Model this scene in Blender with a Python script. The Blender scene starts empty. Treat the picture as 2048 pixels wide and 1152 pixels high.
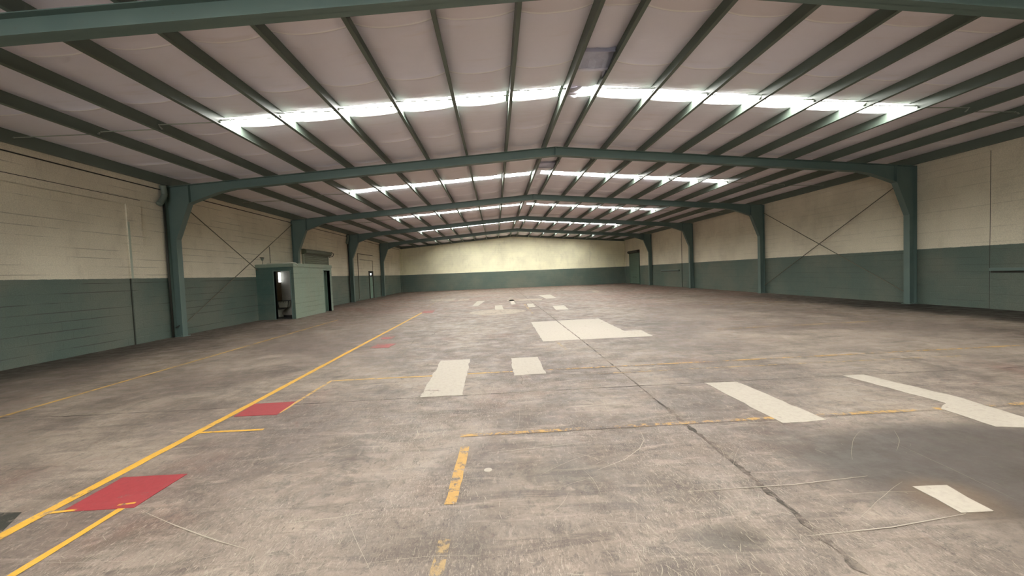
import bpy, bmesh, math, random
from mathutils import Vector, Matrix, noise
R = random.Random(7)
SC = bpy.context.scene
COL = SC.collection

# ------------------------------------------------------------------ building dimensions (metres)
W = 22.534            # clear width
Y0, S, YB = 4.630, 6.584, 37.534      # first portal, bay length, far end wall
YR = -8.54            # end wall behind the viewer
HP = 1.70             # top of the green dado
ZT, SL = 4.285, 0.0765  # top of rafter at the wall, roof slope
DEP = 0.252           # rafter depth
FW = 0.088            # half flange width
PD = 0.235            # purlin depth
RIDGE = W / 2
def zt(x):
    return ZT + SL * (x if x < RIDGE else W - x)

# ------------------------------------------------------------------ helpers
def obj(name, bm, mat, parent=None, loc=(0, 0, 0), smooth=False):
    me = bpy.data.meshes.new(name)
    bmesh.ops.recalc_face_normals(bm, faces=bm.faces)
    bm.to_mesh(me); bm.free()
    if smooth:
        for p in me.polygons: p.use_smooth = True
    for m in (mat if isinstance(mat, (list, tuple)) else [mat]): me.materials.append(m)
    o = bpy.data.objects.new(name, me); COL.objects.link(o)
    o.location = loc
    if parent: o.parent = parent
    return o
def tag(o, label=None, cat=None, group=None, kind=None):
    if label: o['label'] = label
    if cat: o['category'] = cat
    if group: o['group'] = group
    if kind: o['kind'] = kind
    return o
def thing(name, label, cat, loc=(0, 0, 0), group=None):
    o = bpy.data.objects.new(name, None); COL.objects.link(o); o.location = loc
    o.empty_display_size = .2
    return tag(o, label, cat, group)
def box(bm, x0, x1, y0, y1, z0, z1, mi=0):
    vs = [bm.verts.new(p) for p in ((x0,y0,z0),(x1,y0,z0),(x1,y1,z0),(x0,y1,z0),(x0,y0,z1),(x1,y0,z1),(x1,y1,z1),(x0,y1,z1))]
    for f in ((3,2,1,0),(4,5,6,7),(0,1,5,4),(1,2,6,5),(2,3,7,6),(3,0,4,7)):
        bm.faces.new([vs[i] for i in f]).material_index = mi
def prism(bm, pts, axis, a, b):
    """extrude a polygon (list of 2-D points) along axis from a to b"""
    def P(u, v, w):
        return (w, u, v) if axis == 'x' else (u, w, v) if axis == 'y' else (u, v, w)
    A = [bm.verts.new(P(u, v, a)) for u, v in pts]
    B = [bm.verts.new(P(u, v, b)) for u, v in pts]
    n = len(pts)
    bm.faces.new(A); bm.faces.new(B[::-1])
    for i in range(n): bm.faces.new([A[i], B[i], B[(i+1) % n], A[(i+1) % n]])
def tube(bm, path, r, n=10, caps=True):
    path = [Vector(p) for p in path]; rings = []
    rr = r if isinstance(r, (list, tuple)) else [r] * len(path)
    up = None
    for i, p in enumerate(path):
        t = (path[min(i+1, len(path)-1)] - path[max(i-1, 0)]).normalized()
        if up is None:
            up = t.orthogonal().normalized()
        up = (up - t * up.dot(t)).normalized()
        s = t.cross(up)
        rings.append([bm.verts.new(p + rr[i] * (math.cos(2*math.pi*k/n) * up + math.sin(2*math.pi*k/n) * s)) for k in range(n)])
    for a, b in zip(rings, rings[1:]):
        for k in range(n): bm.faces.new([a[k], a[(k+1) % n], b[(k+1) % n], b[k]])
    if caps:
        bm.faces.new(rings[0][::-1]); bm.faces.new(rings[-1])
def lathe(bm, prof, c, n=24, sx=1, sy=1):
    rings = []
    for r, z in prof:
        rings.append([bm.verts.new((c[0] + sx*r*math.cos(2*math.pi*k/n), c[1] + sy*r*math.sin(2*math.pi*k/n), c[2] + z)) for k in range(n)])
    for a, b in zip(rings, rings[1:]):
        for k in range(n): bm.faces.new([a[k], a[(k+1) % n], b[(k+1) % n], b[k]])
    bm.faces.new(rings[0][::-1]); bm.faces.new(rings[-1])
def NB(): return bmesh.new()
def srgb(r, g, b):
    f = lambda c: (c/255)/12.92 if c <= 10.3 else (((c/255)+.055)/1.055)**2.4
    return (f(r), f(g), f(b), 1)

# ------------------------------------------------------------------ materials
class NT:
    def __init__(s, name, group=None):
        if group is None:
            s.m = bpy.data.materials.new(name); s.m.use_nodes = True
            s.t = s.m.node_tree; s.t.nodes.clear()
            s.out = s.t.nodes.new('ShaderNodeOutputMaterial')
            s.b = s.t.nodes.new('ShaderNodeBsdfPrincipled')
            s.t.links.new(s.b.outputs[0], s.out.inputs[0])
        else:
            s.t = group
    def n(s, typ, **kw):
        nd = s.t.nodes.new(typ)
        for k, v in kw.items():
            if k.startswith('i_'): pass
            else: setattr(nd, k, v)
        return nd
    def L(s, a, b): s.t.links.new(a, b)
    def pos(s): return s.n('ShaderNodeNewGeometry').outputs['Position']
    def setv(s, inp, v):
        if isinstance(v, bpy.types.NodeSocket): s.L(v, inp)
        else: inp.default_value = v
    def math(s, op, a, b=0.0, c=None, clamp=False):
        nd = s.n('ShaderNodeMath', operation=op, use_clamp=clamp)
        s.setv(nd.inputs[0], a); s.setv(nd.inputs[1], b)
        if c is not None: s.setv(nd.inputs[2], c)
        return nd.outputs[0]
    def map(s, v, loc=(0,0,0), rot=(0,0,0), sc=(1,1,1)):
        nd = s.n('ShaderNodeMapping'); s.L(v, nd.inputs[0])
        nd.inputs[1].default_value = loc; nd.inputs[2].default_value = rot; nd.inputs[3].default_value = sc
        return nd.outputs[0]
    def noise(s, v, scale, detail=4, rough=.55, dist=0, col=False):
        nd = s.n('ShaderNodeTexNoise'); s.L(v, nd.inputs['Vector'])
        nd.inputs['Scale'].default_value = scale; nd.inputs['Detail'].default_value = min(detail, 5)
        nd.inputs['Roughness'].default_value = rough; nd.inputs['Distortion'].default_value = dist
        return nd.outputs['Color' if col else 'Fac']
    def ramp(s, f, lo, hi, a=0., b=1., smooth=True):
        nd = s.n('ShaderNodeMapRange'); nd.interpolation_type = 'SMOOTHSTEP' if smooth else 'LINEAR'
        s.L(f, nd.inputs[0])
        for i, v in ((1, lo), (2, hi), (3, a), (4, b)): nd.inputs[i].default_value = v
        return nd.outputs[0]
    def mix(s, f, a, b, mode='MIX'):
        nd = s.n('ShaderNodeMix', data_type='RGBA', blend_type=mode)
        s.setv(nd.inputs[0], f); s.setv(nd.inputs[6], a); s.setv(nd.inputs[7], b)
        return nd.outputs[2]
    def bump(s, h, st=.3, d=.01):
        nd = s.n('ShaderNodeBump'); nd.inputs['Strength'].default_value = st; nd.inputs['Distance'].default_value = d
        s.L(h, nd.inputs['Height']); s.L(nd.outputs[0], s.b.inputs['Normal'])
    def fin(s, col, rough=.7, metal=0., spec=.5):
        s.setv(s.b.inputs['Base Color'], col); s.setv(s.b.inputs['Roughness'], rough)
        s.b.inputs['Metallic'].default_value = metal
        s.b.inputs['Specular IOR Level'].default_value = spec
        return s.m

GREEN = srgb(89, 105, 96)
CREAM = srgb(230, 222, 200)
def block_mat(name, axis, upper=CREAM, lower=GREEN, split=True, joint=.75, vert=.3):
    """painted concrete block, axis = the horizontal world axis the courses run along"""
    k = NT(name); p = k.pos()
    sep = k.n('ShaderNodeSeparateXYZ'); k.L(p, sep.inputs[0])
    com = k.n('ShaderNodeCombineXYZ')
    k.L(sep.outputs[0 if axis == 'x' else 1], com.inputs[0]); k.L(sep.outputs[2], com.inputs[1])
    wob = k.noise(p, 1.3, 2)
    k.L(k.math('MULTIPLY_ADD', wob, .02, sep.outputs[2]), com.inputs[1])
    br = k.n('ShaderNodeTexBrick'); k.L(com.outputs[0], br.inputs['Vector'])
    br.inputs['Scale'].default_value = 1; br.inputs['Brick Width'].default_value = .4; br.inputs['Row Height'].default_value = .2
    br.inputs['Mortar Size'].default_value = .006; br.inputs['Mortar Smooth'].default_value = .6
    # only the course lines read clearly
    zr = k.math('FRACT', k.math('DIVIDE', com.outputs[0] if 0 else k.math('MULTIPLY_ADD', wob, .02, sep.outputs[2]), .2))
    dz = k.math('MINIMUM', zr, k.math('SUBTRACT', 1.0, zr))
    course = k.ramp(dz, .02, .06, 1, 0)
    worn = k.ramp(k.noise(k.map(p, sc=(.35, .35, 3.2)), 1.5, 6, .65), .44, .58)
    mort = k.math('MULTIPLY', course, worn)
    mortv = k.math('MULTIPLY', br.outputs['Fac'], k.math('MULTIPLY', worn, vert))
    m = k.math('MAXIMUM', mort, mortv)
    big = k.noise(p, .5, 5, .6)
    if split:
        edge = k.math('MULTIPLY_ADD', k.noise(p, 9, 3), .02, sep.outputs[2])
        f = k.ramp(edge, HP + .006, HP + .014, smooth=False)
        base = k.mix(f, lower, upper)
    else:
        base = lower
    c = k.mix(k.ramp(big, .35, .7, 0, .55), base, k.mix(.5, base, (.30, .26, .19, 1)))
    blot = k.ramp(k.noise(k.map(p, sc=(1, 1, .35)), 2.2, 6, .7), .5, .8, 0, .22)
    c = k.mix(blot, c, (.20, .17, .12, 1))
    fine = k.ramp(k.noise(p, 45, 4, .7), .3, .75, .84, 1.08)
    c = k.mix(1.0, c, k.n('ShaderNodeCombineXYZ').outputs[0], 'MIX') if 0 else c
    g = k.n('ShaderNodeVectorMath', operation='SCALE'); k.L(c, g.inputs[0]); k.L(fine, g.inputs['Scale'])
    jf = k.math('MULTIPLY_ADD', k.ramp(sep.outputs[2], HP, HP + .02), -.45, 1.0) if split else 1.0
    c = k.mix(k.math('MULTIPLY', k.math('MULTIPLY', m, joint), jf), g.outputs[0], (.045, .045, .035, 1))
    h = k.math('SUBTRACT', k.math('MULTIPLY', k.noise(p, 70, 4, .7), .25), k.math('MAXIMUM', course, k.math('MULTIPLY', br.outputs['Fac'], .6)))
    k.bump(h, .35, .006)
    return k.fin(c, .62, spec=.35)

M = {}
M['wall_y'] = block_mat('painted_block_side', 'y')
M['wall_x'] = block_mat('painted_block_end_lit', 'x', upper=srgb(242, 238, 206), joint=.3)  # brighter cream holds the strong light pooled on the far wall
M['wall_r'] = block_mat('painted_block_smooth', 'y', joint=.32)
M['cabin_x'] = block_mat('green_block_shaded', 'x', lower=srgb(72, 98, 90), split=False, joint=.4, vert=.2)  # darker copy of the cabin green, shade put into the colour
M['cabin_y'] = block_mat('green_block_lit', 'y', lower=srgb(132, 148, 132), split=False, joint=.45, vert=.2)  # lighter copy of the cabin green, light put into the colour

def steel(name, col, col2=None, rough=.45, dirt=.3):
    k = NT(name); p = k.pos()
    c = k.mix(k.ramp(k.noise(p, 1.6, 5, .6), .35, .7, 0, dirt), col, col2 or tuple(v*.6 for v in col[:3]) + (1,))
    c = k.mix(k.ramp(k.noise(p, 14, 5, .7), .62, .74, 0, .35), c, (.12, .10, .07, 1))
    k.bump(k.noise(p, 30, 3), .08, .004)
    return k.fin(c, rough, spec=.5)
M['frame'] = steel('green_frame_paint', srgb(98, 117, 110), srgb(86, 106, 103), dirt=.5)
M['purlin'] = steel('green_purlin_paint', srgb(96, 108, 99), srgb(84, 92, 80), .5)
M['rod'] = steel('rod_steel', srgb(104, 102, 86), rough=.5)
M['rodg'] = steel('rod_green', srgb(150, 158, 144), rough=.5)
M['shutter'] = steel('shutter_metal', srgb(104, 112, 96), rough=.4)
M['shutter_g'] = steel('shutter_green', srgb(92, 112, 98), rough=.5)
M['duct'] = steel('drain_metal', srgb(112, 124, 112), rough=.5)
M['dark'] = steel('dark_metal', srgb(48, 48, 40), rough=.6)
M['door_g'] = steel('door_green', srgb(110, 138, 122), rough=.5)
M['door_w'] = steel('door_pale', srgb(176, 186, 168), rough=.5)

def plain(name, col, rough=.6, spec=.5, bump=0., metal=0.):
    k = NT(name); p = k.pos()
    c = k.mix(k.ramp(k.noise(p, 6, 5, .65), .35, .75, 0, .3), col, tuple(v*.62 for v in col[:3]) + (1,))
    if bump: k.bump(k.noise(p, 25, 5), bump, .006)
    return k.fin(c, rough, metal, spec)
M['porcelain'] = plain('toilet_porcelain', srgb(190, 190, 172), .25)
M['seat'] = plain('toilet_seat_black', srgb(40, 38, 32), .4)
M['plaster'] = plain('grey_plaster', srgb(196, 192, 180), .8, bump=.2)
M['tilebrown'] = plain('brown_plaster', srgb(120, 100, 72), .7)
M['blackfloor'] = plain('black_floor', srgb(34, 32, 28), .5)
M['concrete'] = plain('roof_slab_concrete', srgb(170, 176, 158), .85, bump=.3)
M['whitepipe'] = plain('white_plastic', srgb(214, 214, 200), .4)
M['foil'] = plain('foil_facing', srgb(184, 188, 208), .3, metal=.35, bump=.5)
M['rubber'] = plain('black_cable', srgb(26, 26, 24), .6)

# white vinyl-faced roof insulation
k = NT('white_insulation_facing'); p = k.pos()
c = k.mix(k.ramp(k.noise(p, .9, 4, .55), .35, .7, 0, .5), srgb(240, 239, 252), srgb(232, 231, 246))
_sp = k.n('ShaderNodeSeparateXYZ'); k.L(p, _sp.inputs[0])
_u = k.math('DIVIDE', k.math('ADD', _sp.outputs[1], 1.44 * 20 - 5.55 + .0), 1.44)
_wn = k.n('ShaderNodeTexWhiteNoise', noise_dimensions='1D'); k.L(k.math('FLOOR', _u), _wn.inputs['W'])
c = k.mix(k.math('MULTIPLY', _wn.outputs['Value'], .55), c, srgb(228, 216, 214))
_fr = k.math('FRACT', _u); _ds = k.math('MINIMUM', _fr, k.math('SUBTRACT', 1.0, _fr))
c = k.mix(k.ramp(_ds, .004, .014, .85, 0), c, (.99, .98, .99, 1))  # pale seam line: light catching the lap edge, put into the colour
c = k.mix(k.math('MULTIPLY', k.ramp(_fr, .014, .03, 1, 0), k.ramp(_fr, .006, .016, 0, .35)), c, srgb(150, 140, 140))
c = k.mix(k.ramp(k.noise(k.map(p, sc=(.5, 3, 1)), 1.6, 5, .6), .55, .8, 0, .3), c, srgb(206, 192, 180))
h = k.math('ADD', k.math('MULTIPLY', k.noise(k.map(p, sc=(.5, 2.2, 1)), 2.4, 4, .6), .9), k.math('MULTIPLY', k.noise(p, 60, 3), .04))
k.bump(h, .3, .03)
M['liner'] = k.fin(c, .5, spec=.4)

# translucent skylight sheet lit by the sky above it
k = NT('skylight_sheet'); p = k.pos()
em = k.n('ShaderNodeEmission')
wv = k.ramp(k.noise(k.map(p, sc=(6, .6, 1)), 1.0, 3), .3, .7, .85, 1.1)
SKY_E = 38.0
em.inputs['Color'].default_value = (1.0, .985, .93, 1)
k.L(k.math('MULTIPLY', wv, SKY_E), em.inputs['Strength'])
k.L(em.outputs[0], k.out.inputs[0]); k.t.nodes.remove(k.b)
M['skylight'] = k.m
k = NT('frosted_lit_pane'); em = k.n('ShaderNodeEmission'); em.inputs['Color'].default_value = (.93, .97, 1, 1); em.inputs['Strength'].default_value = 3.0
k.L(em.outputs[0], k.out.inputs[0]); k.t.nodes.remove(k.b); M['pane'] = k.m

# ---- concrete floor colour as a node group, shared by the slab and the worn paint on it
grp = bpy.data.node_groups.new('slab_colour', 'ShaderNodeTree')
grp.interface.new_socket('Color', in_out='OUTPUT', socket_type='NodeSocketColor')
grp.interface.new_socket('Height', in_out='OUTPUT', socket_type='NodeSocketFloat')
g = NT('', grp); go = g.n('NodeGroupOutput'); p = g.pos()
sep = g.n('ShaderNodeSeparateXYZ'); g.L(p, sep.inputs[0]); X, Yc = sep.outputs[0], sep.outputs[1]
c = g.mix(g.ramp(g.noise(p, .42, 6, .62, .6), .36, .64), srgb(142, 128, 118), srgb(186, 173, 158))
c = g.mix(g.ramp(g.noise(g.map(p, (3, 7, 0)), 1.7, 8, .7, .5), .42, .66, 0, .62), c, srgb(112, 102, 93))
c = g.mix(g.ramp(g.noise(g.map(p, (9, 2, 0), sc=(1, 2.2, 1)), 2.4, 8, .72, .8), .52, .72, 0, .6), c, srgb(208, 194, 176))
c = g.mix(g.ramp(g.noise(g.map(p, (1, 5, 0)), .7, 5, .65), .56, .74, 0, .42), c, srgb(160, 118, 104))
c = g.mix(g.ramp(g.noise(g.map(p, (4, 4, 0), sc=(1.1, 1, 1)), 9, 10, .78, .6), .50, .68, 0, .62), c, srgb(98, 92, 84))
c = g.mix(g.ramp(g.noise(g.map(p, (6, 8, 0), sc=(2.6, 1, 1)), 13, 10, .8, .9), .53, .70, 0, .6), c, srgb(220, 208, 190))
c = g.mix(g.ramp(g.noise(g.map(p, (2, 6, 0), sc=(1, 1.4, 1)), 42, 6, .8, .5), .55, .72, 0, .4), c, srgb(84, 78, 70))
c = g.mix(g.ramp(g.noise(p, 160, 3, .7), .56, .72, 0, .28), c, srgb(216, 206, 190))
c = g.mix(g.math('MULTIPLY', g.ramp(g.noise(g.map(p, (5, 1, 0), sc=(.3, .7, 1)), 1.0, 6, .65), .42, .62), g.ramp(Yc, 9, 22, 0, .62)), c, srgb(172, 128, 114))
c = g.mix(g.ramp(g.noise(g.map(p, (1, 9, 0), sc=(.35, 1.9, 1)), 3.2, 8, .72, .5), .50, .66, 0, .55), c, srgb(104, 94, 86))
c = g.mix(g.ramp(g.noise(g.map(p, (8, 3, 0), sc=(.3, 1.8, 1)), 4.0, 8, .72, .5), .54, .70, 0, .5), c, srgb(214, 200, 184))
msk = g.math('MULTIPLY', g.ramp(g.noise(g.map(p, (2, 2, 0)), .9, 4, .6), .42, .58), g.ramp(Yc, 7, 3, .25, 1))
c = g.mix(g.math('MULTIPLY', g.ramp(g.noise(g.map(p, (0, 0, 0), (0, 0, .12), (4.2, 1, 1)), 26, 6, .8, 1.2), .54, .64, 0, .75), msk), c, srgb(232, 222, 204))
c = g.mix(g.math('MULTIPLY', g.ramp(g.noise(g.map(p, (7, 3, 0), (0, 0, -.2), (3.2, 1, 1)), 22, 6, .8, 1.2), .55, .65, 0, .7), msk), c, srgb(84, 76, 68))
c = g.mix(g.ramp(g.noise(g.map(p, (3, 1, 0)), 70, 8, .85, .8), .54, .66, 0, .45), c, srgb(66, 60, 54))
# rust-red rub marks
c = g.mix(g.ramp(g.noise(g.map(p, (0, 3, 0), sc=(1, 1, 1)), 2.6, 9, .8, 1.2), .63, .74, 0, .4), c, srgb(136, 84, 72))
# stains and blotches with outlines of their own
wob = g.math('MULTIPLY', g.math('SUBTRACT', g.noise(p, 1.6, 4, .6), .5), .9)
def blob(cx, cy, rx, ry, ang, soft, amt, col, wobk=1.0):
    global c
    v = g.map(g.map(p, (-cx, -cy, 0)), (0, 0, 0), (0, 0, -ang), (1/rx, 1/ry, 0))
    ln = g.n('ShaderNodeVectorMath', operation='LENGTH'); g.L(v, ln.inputs[0])
    d = g.math('MULTIPLY_ADD', wob, wobk, ln.outputs['Value'])
    f = g.ramp(d, 1 - soft, 1 + soft, amt, 0)
    c = g.mix(f, c, col)
blob(12.75, 2.42, 1.25, .64, math.radians(26), .26, .93, srgb(96, 89, 82), .5)
blob(11.85, 2.78, .42, .30, 0, .35, .35, srgb(96, 90, 80), .6)
blob(12.0, 2.07, .24, .20, 0, .5, .6, srgb(140, 118, 94), .3)  # warm brown ring around the small pale patch
blob(13.1, 1.7, 1.3, .35, math.radians(12), .5, .5, srgb(92, 86, 77), .5)
blob(10.50, 1.87, .20, .10, 0, .5, .6, srgb(88, 84, 74), .8)
blob(9.75, 2.62, .42, .14, 0, .5, .3, srgb(96, 94, 84), .8)
blob(8.9, 2.05, .5, .16, .2, .5, .3, srgb(100, 92, 82), .8)
blob(13.2, 9.4, .9, .25, 0, .6, .45, srgb(96, 88, 78), .8)
blob(11.9, 7.0, .8, .7, 0, .6, .35, srgb(122, 114, 102), .8)
blob(10.6, 14.6, 1.8, 1.2, 0, .6, .45, srgb(120, 104, 94), .8)
# dirt along the right wall; darker band along the left wall
e = g.math('MULTIPLY_ADD', wob, 1.7, X)
c = g.mix(g.math('MULTIPLY', g.ramp(e, 19.9, 21.0), g.ramp(Yc, 19, 11, 0, .9)), c, srgb(52, 44, 37))
c = g.mix(g.math('MULTIPLY', g.ramp(e, 2.2, .6), g.ramp(Yc, 14, 7, .3, .85)), c, srgb(70, 60, 50))
vm = g.n('ShaderNodeVectorMath', operation='MULTIPLY'); g.L(c, vm.inputs[0]); vm.inputs[1].default_value = (.485, .458, .447)
g.L(vm.outputs[0], go.inputs[0])
hh = g.math('ADD', g.math('MULTIPLY', g.noise(p, 12, 8, .75), .6), g.math('MULTIPLY', g.noise(p, 90, 4, .7), .3))
g.L(hh, go.inputs[1])
def slab(k):
    n = k.n('ShaderNodeGroup'); n.node_tree = grp; return n.outputs[0], n.outputs[1]
k = NT('worn_concrete_slab'); c, h = slab(k)
k.bump(h, .35, .006)
rg = k.ramp(k.noise(k.pos(), 3, 6, .7), .3, .7, .42, .72)
M['floor'] = k.fin(c, rg, spec=.45)
def paint(name, col, cover, scale=14, rough=.6, amt=.95, stretch=(1, 1, 1)):
    """old floor paint: cover is how much of it is left"""
    k = NT(name); c, h = slab(k); p = k.pos()
    n1 = k.noise(k.map(p, sc=stretch), scale, 8, .75, .4)
    n2 = k.noise(p, 1.4, 3, .5)
    t = k.math('ADD', k.math('MULTIPLY', n1, .65), k.math('MULTIPLY', n2, .35))
    lo = .30 + .36 * cover
    f = k.ramp(t, lo - .045, lo + .045, amt, 0)
    shade = k.mix(k.ramp(k.noise(p, 22, 6, .7), .4, .75, 0, .35), col, tuple(v*.55 for v in col[:3]) + (1,))
    k.L(k.mix(f, c, shade), k.b.inputs['Base Color'])
    k.bump(h, .25, .006)
    k.b.inputs['Roughness'].default_value = rough; k.b.inputs['Specular IOR Level'].default_value = .4
    return k.m
M['yellow'] = paint('yellow_line_paint', srgb(196, 150, 50), .84)
M['yellow_pale'] = paint('faded_yellow_paint', srgb(186, 148, 78), .70)
M['yellow_worn'] = paint('worn_yellow_paint', srgb(172, 134, 70), .56)
M['yellow_ghost'] = paint('ghost_yellow_paint', srgb(168, 140, 90), .50, amt=.7)
M['red'] = paint('red_floor_paint', srgb(140, 42, 48), .95, amt=.93)
M['red_worn'] = paint('worn_red_paint', srgb(144, 58, 58), .68, amt=.8)
M['patch'] = paint('pale_repair_concrete', srgb(164, 156, 143), .90, scale=9, amt=.96)
M['patch_faint'] = paint('faint_repair_concrete', srgb(160, 148, 130), .68, scale=6, amt=.75)
M['scratch'] = plain('pale_scratch', srgb(158, 150, 134), .8)
k = NT('dark_joint'); c, h = slab(k)
f = k.ramp(k.noise(k.pos(), 3.0, 6, .7), .38, .56, .92, .1)
M['joint'] = k.fin(k.mix(f, c, srgb(48, 44, 38)), .9)
M['darkpaint'] = paint('dark_tar_patch', srgb(34, 36, 30), .9)

# ================================================================== THE SHELL
def struct(name, bm, mat, label=None, smooth=False):
    o = obj(name, bm, mat, smooth=smooth); o['kind'] = 'structure'
    if label: tag(o, label)
    return o
bm = NB(); box(bm, -.2, W + .2, YR - .2, YB + .2, -.2, 0)
floor = struct('floor', bm, M['floor'], 'worn stained grey-brown concrete slab of the warehouse')
def gable(y0, y1):
    b = NB(); t = PD + .05
    prism(b, [(-.2, 0), (W + .2, 0), (W + .2, zt(0) + t), (RIDGE, zt(RIDGE) + t), (-.2, zt(0) + t)], 'y', y0, y1); return b
wall_back = struct('wall_back', gable(YB, YB + .2), M['wall_x'], 'far gable wall, cream above a green dado')
wall_front = struct('wall_front', gable(YR - .2, YR), M['wall_x'])
bm = NB(); box(bm, -.2, 0, YR, YB, 0, zt(0) + PD + .05)
wall_left = struct('wall_left', bm, M['wall_y'], 'long block side wall on the cabin side, cream above a green dado')
bm = NB(); box(bm, W, W + .2, YR, YB, 0, zt(0) + PD + .05)
wall_right = struct('wall_right', bm, M['wall_r'], 'long block side wall opposite the cabin, cream above a green dado')

# purlin stations (mirror about the ridge)
PX = [10.92 - 1.155 * i for i in range(9)]            # left slope, ridge first
PXR = [W - x for x in PX]
BAYS = list(range(-2, 5))                              # bay b runs from portal b to portal b+1
def bay_mid(b): return Y0 + S * (b + .5)
SKY0, SKY1 = .03, .48                                 # skylight strip around the bay middle
cells = [0.0] + sorted(PX) + sorted(PXR) + [W]
# roof lining: pillowed between the purlins, folded at the roll seams, open at the skylights
ys = set()
y = YR
while y < YB: ys.add(round(y, 3)); y += .24
ys.add(YB)
seams = []
s0 = 5.55 - 1.44 * 9
while s0 < YB: seams.append(s0); s0 += 1.44
for s in seams:
    for d in (-.03, -.008, .008, .03): ys.add(round(s + d, 3))
for b in BAYS:
    for d in (SKY0, SKY1, SKY0 - .08, SKY0 - .18, SKY1 + .08, SKY1 + .18): ys.add(round(bay_mid(b) + d, 3))
ys = sorted(v for v in ys if YR <= v <= YB)
def in_sky(ym):
    return any(bay_mid(b) + SKY0 - 1e-3 < ym < bay_mid(b) + SKY1 + 1e-3 for b in BAYS)
bm = NB()
for ci in range(len(cells) - 1):
    a, b = cells[ci], cells[ci+1]; wd = b - a
    ridge = a < RIDGE < b
    skycell = a >= PX[6] - .01 and b <= W - PX[6] + .01
    NX = 10
    grid = []
    for y in ys:
        row = []
        dsm = min(abs(y - s) for s in seams)
        edge = min([abs(y - (bay_mid(q) + SKY0)) for q in BAYS] + [abs(y - (bay_mid(q) + SKY1)) for q in BAYS])
        for i in range(NX + 1):
            t = i / NX; x = a + wd * t
            prof = 1 - abs(2*t - 1) ** 2.6
            amp = .075 if wd > .9 else .05
            if skycell: amp *= .12 + .88 * min(1, edge / .38) ** .8
            amp *= 1 + .45 * noise.noise(Vector((ci * 3.1, y * .55, 0)))
            z = zt(x) + PD - .004 - amp * prof
            if ci == 0: z += .085 * (1 - t)
            if ci == len(cells) - 2: z += .085 * t
            if dsm < .02: z -= .016 * prof * (1 if dsm < .01 else 0)
            z += .012 * prof * noise.noise(Vector((x * 2, y * 2.2, ci)))
            if ridge and abs(y - bay_mid(0)) < 1.2: z -= .05 * prof * max(0, 1 - abs(y - bay_mid(0)))
            row.append(bm.verts.new((x, y, z)))
        grid.append(row)
    for j in range(len(ys) - 1):
        ym = (ys[j] + ys[j+1]) / 2
        for i in range(NX):
            t = (i + .5) / NX
            if skycell and in_sky(ym) and not (ridge and t < .5): continue
            bm.faces.new([grid[j][i], grid[j][i+1], grid[j+1][i+1], grid[j+1][i]])
ceiling = struct('ceiling', bm, M['liner'], 'white quilted roof insulation sagging between the purlins', smooth=True)
# metal deck above the lining
bm = NB()
for sx in (0, 1):
    x0, x1 = (-.25, RIDGE) if sx == 0 else (RIDGE, W + .25)
    prism(bm, [(x0, zt(max(0, min(W, x0)) if x0 != RIDGE else RIDGE) + PD + .11), (x1, zt(max(0, min(W, x1))) + PD + .11), (x1, zt(max(0, min(W, x1))) + PD + .14), (x0, zt(max(0, min(W, x0)) if x0 != RIDGE else RIDGE) + PD + .14)], 'y', YR - .2, YB + .2)
deck = struct('roof', bm, M['shutter'])
# skylights: one corrugated strip per slope and bay
wi = 0
ordw = ['far behind the camera', 'overhead before the first portal frame', 'between the first and second portal frames', 'between the second and third portal frames', 'between the third and fourth portal frames', 'between the fourth and fifth portal frames', 'between the fifth portal frame and the far gable wall']
for b in BAYS:
    for side in (-1, 1):
        bm = NB(); n = 90
        x0, x1 = (PX[6], RIDGE) if side < 0 else (RIDGE, W - PX[6])
        ya, yb = bay_mid(b) + SKY0 - .05, bay_mid(b) + SKY1 + .05
        rows = [[], [], [], []]
        for i in range(n + 1):
            x = x0 + (x1 - x0) * i / n
            z = zt(x) + PD + .014 + .006 * math.sin(x * 2 * math.pi / .3)
            for q, (yy, dz) in enumerate(((ya, 0), (yb, 0), (yb, .006), (ya, .006))): rows[q].append(bm.verts.new((x, yy, z + dz)))
        for i in range(n):
            for q in range(4):
                bm.faces.new([rows[q][i], rows[q][i+1], rows[(q+1) % 4][i+1], rows[(q+1) % 4][i]])
        wi += 1
        o = struct('window_%d' % wi, bm, M['skylight'], 'translucent skylight strip on the %s slope %s' % ('cabin-side' if side < 0 else 'far-side', ordw[b + 2]))
        # upstand kerbs that close the strip against the lining
        if True:
            kb = NB()
            for yy in (ya, yb - .012):
                prism(kb, [(x0, zt(x0) + PD + .002), (x1, zt(x1) + PD + .002), (x1, zt(x1) + PD + .11), (x0, zt(x0) + PD + .11)], 'y', yy, yy + .012)
            obj('kerb', kb, M['liner'], o)

wi += 1
bm = NB(); box(bm, 1.4, 9.6, YR, YR + .03, .35, 3.95)  # added glowing panel, out of view, to brighten ceiling and nearest rafter
k = NT('rear_fill_glow'); em = k.n('ShaderNodeEmission'); em.inputs['Color'].default_value = (.97, .98, 1, 1); em.inputs['Strength'].default_value = 6.5
k.L(em.outputs[0], k.out.inputs[0]); k.t.nodes.remove(k.b)
o = struct('window_%d' % wi, bm, k.m, 'added glowing fill panels on the gable wall behind the camera')  # added fill panel, only numbered along with the windows
b = NB()
for x in (1.34, 3.42, 5.48, 7.54, 9.6): box(b, x, x + .06, YR, YR + .07, .3, 4.0)
box(b, 1.34, 9.66, YR, YR + .07, .28, .35); box(b, 1.34, 9.66, YR, YR + .07, 3.95, 4.02)
obj('window_frame', b, M['frame'], o)  # bars on the added fill panel, not a window's frame
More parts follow.
